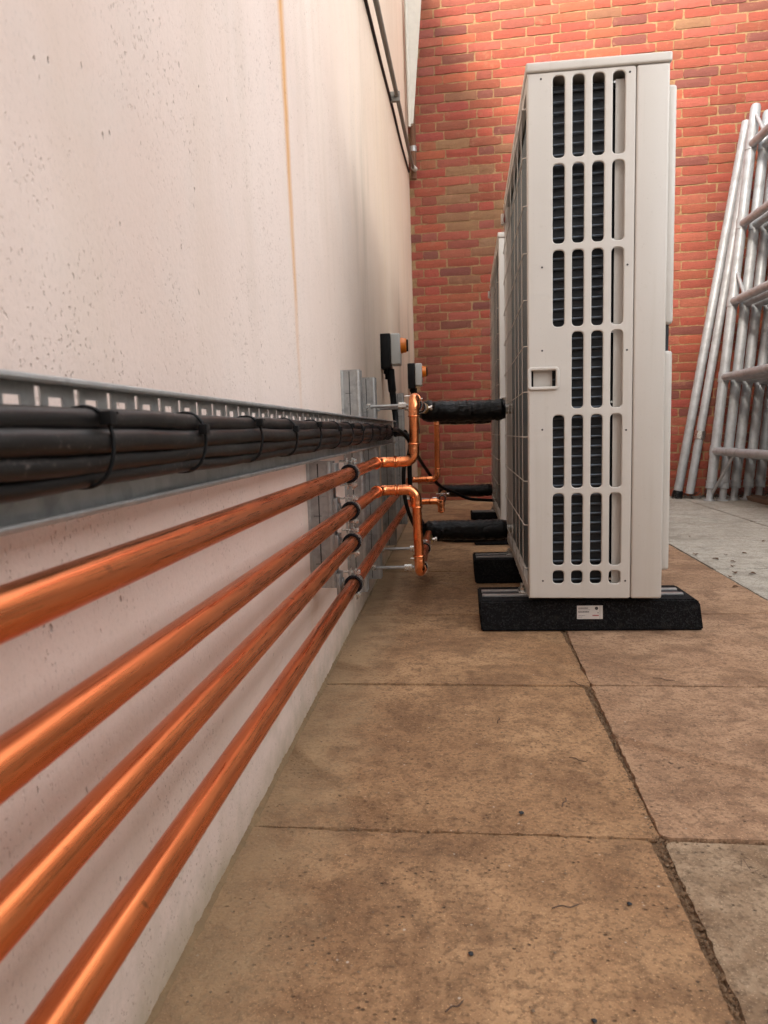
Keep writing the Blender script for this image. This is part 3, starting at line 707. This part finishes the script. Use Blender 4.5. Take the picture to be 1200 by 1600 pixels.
# ------------------------------------------------------------------ isolators and loose cables
def isolator(y, z, sc, label):
    o = empty('isolator_switch', (WX, y, z)); o.scale = (sc,)*3; tag(o, label, 'switch', 'rotary isolators on the white wall')
    obj('base', B(0, .043, -.045, .045, -.012, .134, bev=.004), 'black', o)
    obj('cover', B(.043, .084, -.044, .044, .002, .133, bev=.008, seg=3), 'grey', o)
    obj('dial', T([(.084, 0, .085), (.088, 0, .085), (.096, 0, .085), (.106, 0, .085), (.108, 0, .085)], [.034, .034, .031, .030, .027], 24), 'orange', o)
    bm = B(.106, .116, -.008, .008, .060, .110, bev=.003); obj('handle', bm, 'black', o)
    obj('gland', T([(.022, 0, -.012), (.022, 0, -.03), (.024, 0, -.032), (.024, 0, -.055)], [.015, .015, .012, .012], 10), 'black', o)
    return o
isolator(3.10, .843, 1.0, 'nearer rotary isolator with orange dial on the white wall')
isolator(4.93, .872, 1.15, 'farther rotary isolator with orange dial in the corner by the brick wall')
def loose(label, pts, rad, name='flexible_cable'):
    o = obj(name, T(smooth_path(pts, 8), rad, 12), 'black'); tag(o, label, 'cable', 'loose black cables'); return o
loose('thick black cable hanging from the nearer isolator to the tray', [(-.266, 3.10, .83), (-.262, 3.10, .76), (-.258, 3.11, .70), (-.248, 3.09, .60), (-.245, 3.0, .55)], [.017]*12+[.014]*8+[.012]*13)
loose('thick black cable hanging from the farther isolator', [(-.262, 4.93, .86), (-.262, 4.93, .78), (-.26, 4.93, .70), (-.25, 4.9, .55)], .019)
loose('black cable dropping behind the risers and trailing to the far heat pump', [(-.20, 2.95, .56), (-.19, 3.3, .50), (-.17, 3.7, .40), (-.09, 4.0, .26), (.0, 4.1, .205), (.08, 4.15, .165), (.18, 4.2, .15), (.26, 4.25, .14)], .009)
loose('black cable looping from tray end down behind the second copper pipe', [(-.225, 2.75, .555), (-.19, 2.86, .545), (-.165, 2.9, .50), (-.18, 2.92, .455), (-.185, 2.93, .40), (-.18, 2.93, .30), (-.15, 2.93, .20), (-.08, 2.92, .12), (.06, 2.9, .11), (.2, 2.88, .12)], .010)

# ------------------------------------------------------------------ heat pumps
def plate_with_holes(outer, holes, thick, bev):
    cu = bpy.data.curves.new('plate', 'CURVE'); cu.dimensions = '2D'; cu.fill_mode = 'BOTH'; cu.extrude = thick/2; cu.bevel_depth = bev; cu.bevel_resolution = 2
    for loop in [outer]+holes:
        sp = cu.splines.new('POLY'); sp.points.add(len(loop)-1); sp.use_cyclic_u = True
        for p, q in zip(sp.points, loop): p.co = (q[0], q[1], 0, 1)
    o = bpy.data.objects.new('plate', cu); COL.objects.link(o); dg = bpy.context.evaluated_depsgraph_get()
    me = bpy.data.meshes.new_from_object(o.evaluated_get(dg)); bpy.data.objects.remove(o); bpy.data.curves.remove(cu)
    me.transform(Matrix.Rotation(R(90), 4, 'X')); return me
def rrect(x0, x1, z0, z1, r, n=6):
    out = []
    for cx_, cy_, a0 in ((x1-r, z1-r, 0), (x0+r, z1-r, 90), (x0+r, z0+r, 180), (x1-r, z0+r, 270)):
        out += [(cx_+r*math.cos(R(a0+90*i/n)), cy_+r*math.sin(R(a0+90*i/n))) for i in range(n+1)]
    return out
def heat_pump(loc, label, detail):
    o = empty('heat_pump', loc, (0, .007, -R(1.0))); o.scale = (1, 1, .9935); tag(o, label, 'heat pump', 'heat pumps standing on rubber blocks')
    Wd, Dp, Ht, Sm = .342, 1.02, 1.337, .262
    cols = [(.0605, .0925), (.1085, .1405), (.157, .189), (.2055, .238)]
    rws = [(1.131, 1.329), (.922, 1.119), (.714, .908), (.504, .703), (.296, .490), (.089, .284), (.039, .077)]
    bv = .0028; holes = []
    for ri, (z0, z1) in enumerate(rws):
        for ci, (x0, x1) in enumerate(cols):
            if ri == 3 and ci == 0: continue
            holes.append(rrect(x0-bv*.5, x1+bv*.5, z0-bv*.5, z1+bv*.5, .0135 if ri < 6 else .0125))
    holes.append(rrect(.005, .073, .5615, .6075, .003, 3))
    me = plate_with_holes(rrect(.003, Sm-.003, .003, Ht-.003, .004, 4), holes, .002, bv)
    sp_ = obj('side_panel', me, 'casing', o, True, 50); sp_.location = (0, .004, 0)
    obj('corner_panel', B(Sm+.0015, Wd, -.001, .035, 0, Ht, bev=.006, seg=3), 'casing', o)
    bm = B(-.004, Wd+.004, -.005, Dp+.004, Ht+.0015, Ht+.024, bev=.005, seg=3); obj('lid', bm, 'casing', o)
    obj('right_panel', B(Wd-.004, Wd, .035, Dp, 0, Ht), 'casing', o, False)
    obj('end_panel', B(.0, Wd-.004, Dp-.012, Dp, 0, Ht), 'casing', o, False)
    obj('base_pan', B(.004, Wd-.004, .012, Dp-.012, .001, .028), 'casing', o, False)
    bm = B(-.0005, .003, .002, .030, .0, Ht, bev=.001); obj('back_return', bm, 'casing', o)
    bm = B(-.002, .016, Dp-.06, Dp-.012, 0, Ht, bev=.003); obj('back_post', bm, 'casing', o)
    bm = B(-.001, .012, .03, Dp-.06, Ht-.03, Ht, bev=.002); box(bm, -.001, .012, .03, Dp-.06, .0, .03, bev=.002); split('back_rail', bm, 'casing', o)
    obj('back_coil', B(.016, .05, .034, Dp-.06, .03, Ht-.03), 'fins', o, False)
    obj('inner_void', B(.052, .30, .075, Dp-.05, .03, Ht-.02), 'dark', o, False)
    if detail:
        obj('end_coil', B(.02, .2005, .034, .05, .03, Ht-.02), 'dark', o, False)
        tm = None; z = .045; k = 0
        while z < Ht-.03:
            if tm is None:
                ob = obj('coil_tube', T([(.016, .040, -.006), (.032, .031, -.003), (.06, .0265, 0), (.12, .026, .0015), (.198, .027, .003)], .0034, 8), 'tube', o); tm = ob.data
            else: ob = bpy.data.objects.new('coil_tube', tm); COL.objects.link(ob); ob.parent = o
            ob.location = (0, 0, z); z += .0256
        obj('inner_panel', B(.2175, .258, .021, .024, .03, Ht-.02), 'casing', o, False)
        obj('void_strip', B(.2008, .2172, .040, .045, .03, Ht-.02), 'dark', o, False)
        for zz in (1.31, .93, .72, .70, .52, .285, .075, .05):
            obj('bracket_screw', T([(.214, .018, zz), (.214, .021, zz)], .003, 8), 'zinc', o)
        scr = [(.033, 1.322), (.247, 1.322), (.035, .866), (.246, .862), (.035, .656), (.247, .650), (.035, .452), (.247, .446), (.036, .048), (.249, .048)]
        sm = None
        for x, z in scr:
            if sm is None:
                ob = obj('panel_screw', T([(0, -.0042, 0), (0, .0, 0)], .0026, 10), 'ink', o); sm = ob.data
            else: ob = bpy.data.objects.new('panel_screw', sm); COL.objects.link(ob); ob.parent = o
            ob.location = (x, .0035, z)
    # handle: rounded frame with a pocket behind
    me = plate_with_holes(rrect(.0, .0755, .5575, .6115, .008), [rrect(.0035, .072, .561, .608, .006)], .008, .0026)
    h = obj('handle_frame', me, 'casing', o, True, 50); h.location = (0, .0, 0)
    obj('handle_pocket', B(.014, .062, .016, .019, .55, .62), 'casing', h, False)
    obj('pocket_back', B(.002, .076, .024, .027, .545, .625), 'dark', h, False)
    # coil guard wires
    bm0 = T([(0, 0, .02), (0, 0, Ht-.02)], .0014, 6); first = obj('guard_wire', bm0, 'casing', o)
    first.location = (-.008, .10, 0)
    for y in (.24, .38, .56, .76, .955):
        ob = bpy.data.objects.new('guard_wire', first.data); COL.objects.link(ob); ob.parent = o; ob.location = (-.008, y, 0)
    bm1 = T([(.006, .012, 0), (-.0105, .018, 0), (-.0105, .5, 0), (-.0105, Dp-.03, 0), (.0, Dp-.02, 0)], .0014, 6); fw = obj('guard_wire', bm1, 'casing', o); fw.location = (0, 0, .08)
    k = 1
    while .08+k*.118 < Ht-.03:
        ob = bpy.data.objects.new('guard_wire', fw.data); COL.objects.link(ob); ob.parent = o; ob.location = (0, 0, .08+k*.118); k += 1
    # fan guards on the right-hand face
    for z0, z1 in ((.715, 1.30), (.07, .648)):
        bm = B(Wd-.001, Wd+.026, .03, .96, z0, z1, bev=.010, seg=3); obj('fan_guard', bm, 'casing', o)
    obj('fan_gap', B(Wd-.001, Wd+.020, .05, .94, .645, .718), 'dark', o, False)
    obj('side_grip', T([(Wd+.025, .12, .54), (Wd+.030, .12, .58), (Wd+.032, .12, .60), (Wd+.028, .12, .625)], [.002, .006, .007, .002], 10), 'casing', o)
    for y in (.10, .72):
        bm = B(-.022, .03, y-.02, y+.025, -.006, -.001, bev=.001); box(bm, Wd-.03, Wd+.02, y-.02, y+.025, -.006, -.001, bev=.001)
        hexnut(bm, (-.012, y, .004), (0, 0, 1), .010, .009); hexnut(bm, (Wd+.010, y, .004), (0, 0, 1), .010, .009)
        tube(bm, [(-.012, y, .0), (-.012, y, .02)], .005, 8); split('foot_bracket', bm, 'zinc', o)
    bm = B(-.020, -.004, Dp-.07, Dp-.05, Ht-.095, Ht-.055, bev=.003); obj('sensor_clip', bm, 'casing', o)
    obj('sensor_tag', B(-.010, -.006, .93, .945, Ht-.09, Ht-.05), 'inkred', o, False)
    return o
heat_pump((.192, 1.900, .101), 'near tall ivory heat pump with slotted side panel facing the camera', True)
heat_pump((.214, 3.405, .101), 'far ivory heat pump standing behind the near one', False)

# ------------------------------------------------------------------ rubber blocks
def block(x, y, label, lab=False):
    o = empty('rubber_block', (x, y, 0)); tag(o, label, 'support block', 'rubber blocks under the heat pumps')
    bm = bmesh.new(); L = .594; Dy = .18
    b0 = [(0.004, 0), (L, 0), (L, Dy), (0.004, Dy)]; t0 = [(0, .006), (L-.026, .006), (L-.026, Dy-.006), (0, Dy-.006)]
    pts = [(0.004, .003), (L, .003), (L-.010, .078), (L-.022, .088), (0, .088)]
    f0 = [bm.verts.new((px_, 0, pz_)) for px_, pz_ in pts]; f1 = [bm.verts.new((px_, Dy, pz_)) for px_, pz_ in pts]
    bm.faces.new(f0); bm.faces.new(f1[::-1])
    for i in range(5): k = (i+1) % 5; bm.faces.new((f0[i], f0[k], f1[k], f1[i]))
    bmesh.ops.bevel(bm, geom=list(bm.edges), offset=.004, segments=2, affect='EDGES'); obj('block_body', bm, 'rubber', o)
    bm = bmesh.new()
    for yy in (.045, .10): box(bm, .010, L-.040, yy, yy+.016, .0885, .0945, bev=.001)
    split('mounting_rail', bm, 'galv', o)
    obj('rail_channel', B(.012, L-.042, .0615, .0995, .0885, .091), 'dark', o, False)
    if lab:
        lb = obj('label_sticker', B(.262, .330, -.0012, -.0002, .036, .073), 'sticker', o, False)
        bm = bmesh.new()
        def bar(x0, x1, z0, z1): box(bm, x0, x1, -.0016, -.0012, z0, z1)
        rn = random.Random(4)
        for z, x1, hh in ((.0665, .290, .0030), (.0560, .293, .0036)):
            xx = .2655
            while xx < x1: w = rn.uniform(.0012, .0024); bar(xx, xx+w, z-hh/2, z+hh/2*rn.uniform(.5, 1)); xx += w+.0006
        for z, x1 in ((.0615, .296), (.0455, .284), (.0415, .276)):
            xx = .2655
            while xx < x1: w = rn.uniform(.0008, .002); bar(xx, xx+w, z-.0006, z+.0006); xx += w+.0008
        tube(bm, [(.3135, -.0012, .0655), (.3135, -.0017, .0655)], .0045, 16); bar(.3165, .3185, .0515, .0550); bar(.3222, .3228, .036, .073)
        obj('print', bm, 'ink', lb, False)['kind'] = 'stuff'
        bm = bmesh.new(); xx = .303
        while xx < .3185: w = rn.uniform(.0012, .0022); box(bm, xx, xx+w, -.0016, -.0012, .0440, .0475); xx += w+.0005
        obj('red_print', bm, 'inkred', lb, False)['kind'] = 'stuff'
    return o
block(.060, 1.928, 'front black rubber block with white label under the near heat pump', True)
block(.062, 2.555, 'rear black rubber block under the near heat pump')
block(.085, 3.435, 'front black rubber block under the far heat pump, mostly hidden')
block(.088, 4.060, 'rear black rubber block under the far heat pump beside the trailing cable')

# ------------------------------------------------------------------ scaffold frames and loose poles
def frame(x, y, lean, label, h=2.7, z0=.0, rung0=.36, brace=True, near=1.28):
    o = empty('scaffolding', (x, y, z0), (0, lean, 0)); tag(o, label, 'scaffold', 'aluminium scaffold frames leaning at the right')
    rr = .033
    for yy in (0, -near):
        s = obj('upright', T([(0, yy, .10), (0, yy, .12), (0, yy, h*.5), (0, yy, h-.02), (0, yy, h)], [rr, rr, rr, rr, rr*.8], 16), 'alu', o)
        bm = T([(0, yy, 0), (0, yy, .012), (0, yy, .014), (0, yy, .03), (0, yy, .095)], [.040, .040, .026, .023, .024], 14); obj('foot', bm, 'alu', s)
        bm = T([(0, yy, .09), (0, yy, .098), (0, yy, .10), (0, yy, .135), (0, yy, .137), (0, yy, .145)], [.034, .037, .035, .035, .038, .038], 14); obj('spigot_ring', bm, 'alu', s)
    z = rung0; k = 0
    while z < h-.1:
        rg = obj('rung', T([(0, .0, z), (0, -near*.5, z), (0, -near, z)], .028, 14), 'alu', o)
        bm = bmesh.new()
        for yy in (0, -near): tube(bm, [(0, yy, z-.034), (0, yy, z+.038)], .0375, 14)
        split('weld_collar', bm, 'alu', rg)
        z += .52; k += 1
    if brace:
        for z in (rung0+.52*2, rung0+.52*4):
            obj('brace', T([(.0, -.012, z+.20), (.0, -.20, z+.012)], .012, 10), 'alu', o)
        obj('brace', T([(.0, -.35, rung0-.02), (.01, -.02, .06)], .010, 10), 'alu', o)
    return o
FL = ['outermost scaffold frame, closest to the heat pump', 'second scaffold frame from the heat pump, just behind the outermost', 'third scaffold frame in the leaning stack', 'fourth scaffold frame in the leaning stack', 'innermost scaffold frame of the leaning stack']
for i in range(5):
    frame(1.82+.088*i, 5.30-.015*(i % 2)+.01*i, .097-.002*i, FL[i], 2.70-.05*(i % 3), 0, .36-.012*i, i == 0)
def pole(name, p0, p1, rad, label, foot=True, cuff=None):
    o = empty(name, p0); tag(o, label, 'pole', 'loose poles leaning by the scaffold'); p0, p1 = Vector(p0), Vector(p1); dr = (p1-p0).normalized()
    obj('tube', T(rel(o, lin(p0+dr*.04, p1, 6)), rad, 16), 'alu', o)
    if foot: obj('rubber_foot', T(rel(o, [p0, p0+dr*.05, p0+dr*.06]), [rad*1.25, rad*1.2, rad*1.05], 14), 'black', o)
    if cuff: obj('swivel_clip', T(rel(o, [p0+dr*(cuff-.03), p0+dr*(cuff+.03)]), rad*1.35, 8), 'zinc', o, False)
    return o
pole('scaffold_pole', (1.672, 5.56, .0), (2.10, 5.50, 2.66), .032, 'long bare pole leaning left of the scaffold frames, with black foot', True)
pole('scaffold_pole', (1.735, 5.48, .0), (2.12, 5.44, 2.6), .029, 'shorter second pole leaning between long pole and scaffold frames', False, .48)
pk = obj('timber_plank', B(0, .10, 0, 1.6, .0, .032, bev=.003), 'timber'); pk.location = (2.02, 3.75, .002); pk.rotation_euler = (0, 0, -R(2)); tag(pk, 'brown timber plank lying on the paving under the scaffold frames', 'plank')

# ------------------------------------------------------------------ litter and grit
def leaf_bm(s, rn):
    bm = bmesh.new(); n = 5; L, Rr = [], []
    for i in range(n+1):
        t_ = i/n; w = s*.38*math.sin(math.pi*min(1, t_*.92+.05)); zc = s*.10*math.sin(t_*3+rn.random())
        L.append(bm.verts.new((-w, t_*s, zc+w*rn.uniform(.1, .5)+.001))); Rr.append(bm.verts.new((w, t_*s, zc+w*rn.uniform(.1, .5)+.001)))
    C_ = [bm.verts.new((0, i/n*s, .001+s*.03*math.sin(i))) for i in range(n+1)]
    for i in range(n): bm.faces.new((L[i], C_[i], C_[i+1], L[i+1])); bm.faces.new((C_[i], Rr[i], Rr[i+1], C_[i+1]))
    return bm
rn = random.Random(12)
lv = [(.98, 2.62), (1.02, 2.70), (1.06, 2.82), (1.10, 2.90), (1.04, 2.98), (1.12, 3.05), (1.17, 2.74), (1.20, 3.1), (1.01, 3.1), (1.08, 2.66), (1.30, 2.95), (1.42, 3.4), (1.15, 3.6), (.94, 2.45)]
for i, (x, y) in enumerate(lv):
    o = obj('dead_leaf', leaf_bm(rn.uniform(.014, .030), rn), 'leaf'); o.location = (x, y, .003); o.rotation_euler = (rn.uniform(-.1, .1), rn.uniform(-.1, .1), rn.uniform(0, 6.28))
    tag(o, 'small brown dead leaf lying on the pale paving right of the near heat pump', 'leaf', 'dead leaves scattered on the paving')
tw = [(.10, .775, 14, .035, 'dry twig on the nearest brown slab, right of centre'), (.07, 1.30, 80, .03, 'dry twig in the middle of the second brown slab'), (.145, 1.00, 70, .03, 'dry twig just past the first cross joint of the paving'),
      (.18, 1.16, -30, .03, 'curved twig on the second slab near the long joint'), (-.02, .62, 40, .024, 'dry twig closest to the bottom edge of the picture'), (.24, 1.53, -50, .04, 'twig lying where the second cross joint meets the long joint'), (.42, 1.55, -20, .045, 'longest twig, on the right hand slab in front of the rubber block')]
for i, (x, y, a, L, lab) in enumerate(tw):
    pts = smooth_path([(0, 0, .002), (L*.35, L*.02, .003), (L*.6, -L*.07, .002), (L, L*.05, .0015)], 4)
    o = obj('twig', T(pts, [.0008]*(len(pts)-1)+[.0003], 6), 'twig'); o.location = (x, y, .002); o.rotation_euler = (0, 0, R(a)); tag(o, lab, 'twig', 'twigs scattered on the paving')
PL = ['small dark pebble on the nearest slab left of centre', 'tiny white flake on the paving near the bottom edge', 'small pebble close behind the first cross joint', 'small pebble on the nearest slab beside the long joint', 'smallest pebble on the nearest slab near the bottom edge']
for i, (x, y, s) in enumerate(((.006, .70, .0030), (-.02, .572, .0032), (.085, .985, .0040), (.19, .79, .0028), (.118, .62, .0026))):
    bm = bmesh.new(); bmesh.ops.create_icosphere(bm, subdivisions=2, radius=s)
    for v in bm.verts: v.co *= 1+.35*noise.noise(v.co*400+Vector((i*3, 0, 0))); v.co.z *= .35
    o = obj('pebble', bm, 'white' if i == 1 else 'dark'); o.location = (x, y, .0025); tag(o, PL[i], 'pebble', 'pebbles on the paving')
bm = bmesh.new()
for i in range(3200):
    x = rn.uniform(WX+.02, 1.4); y = .45+4.2*rn.random()**1.7; s = rn.uniform(.0006, .0017)*(1 if rn.random() < .95 else 1.7)
    if rn.random() < .12: x = .262+.027*(y-1.2)+rn.gauss(0, .008)
    m4 = Matrix.Translation((x, y, .002+s*.3)) @ Matrix.Rotation(rn.uniform(0, 6), 4, 'Z')
    vs = [bm.verts.new(m4 @ Vector((q[0]*s*rn.uniform(.6, 1.5), q[1]*s*rn.uniform(.6, 1.5), q[2]*s*.7))) for q in ((1, 0, 0), (0, 1, 0), (-1, 0, 0), (0, -1, 0), (0, 0, 1))]
    for k in range(4): bm.faces.new((vs[k], vs[(k+1) % 4], vs[4]))
gr = obj('grit', bm, 'grit', None, False); gr['kind'] = 'stuff'; tag(gr, 'fine loose grit scattered over the paving', 'grit')
bm = bmesh.new()
for i in range(520):
    x = rn.uniform(1.62, 2.5); y = 5.62-abs(rn.gauss(0, .09))-.045*(x-1.6); s = rn.uniform(.012, .035); z = .004+abs(rn.gauss(0, .03))*max(0, 1-(5.62-y)/.25)
    m4 = Matrix.Translation((x, y, z)) @ Matrix.Rotation(rn.uniform(0, 6), 4, 'Z') @ Matrix.Rotation(rn.uniform(-.7, .7), 4, 'X')
    vs = [bm.verts.new(m4 @ Vector(q)) for q in ((-s*.35, 0, 0), (0, -s*.6, s*.1), (s*.35, 0, .0), (0, s*.6, s*.15))]
    bm.faces.new(vs)
bm2 = bmesh.new()
for i in range(2600):     # loose crumbs of soil lying in and beside the joints
    if rn.random() < .5: y = .45+1.5*rn.random(); x = .2685+.027*(y-1.2)+rn.gauss(0, .0045)
    else: x = rn.uniform(WX, .92); y = rn.choice((.9355, 1.5185, 2.1195))+rn.gauss(0, .0035)-.018*(x+.05)
    s = rn.uniform(.0008, .0030)*(1 if rn.random() < .8 else .5); m4 = Matrix.Translation((x, y, -.004+s*.5)) @ Matrix.Rotation(rn.uniform(0, 6), 4, 'Z') @ Matrix.Rotation(rn.uniform(-.5, .5), 4, 'X')
    vs = [bm2.verts.new(m4 @ Vector((q[0]*s*rn.uniform(.7, 1.5), q[1]*s*rn.uniform(.7, 1.5), q[2]*s))) for q in ((1, 0, 0), (0, 1, 0), (-1, 0, 0), (0, -1, 0), (0, 0, 1))]
    for k in range(4): bm2.faces.new((vs[k], vs[(k+1) % 4], vs[4]))
cb = obj('joint_crumbs', bm2, 'dirt', None, False); cb['kind'] = 'stuff'; tag(cb, 'dark crumbs of soil lying in the joints of the paving', 'soil')
lt = obj('leaf_litter', bm, m_simple('litter', (.10, .085, .07), .9, 0, 40, .6, .3), None, False); lt['kind'] = 'stuff'; tag(lt, 'heap of dead leaves along the foot of the brick wall', 'leaves')
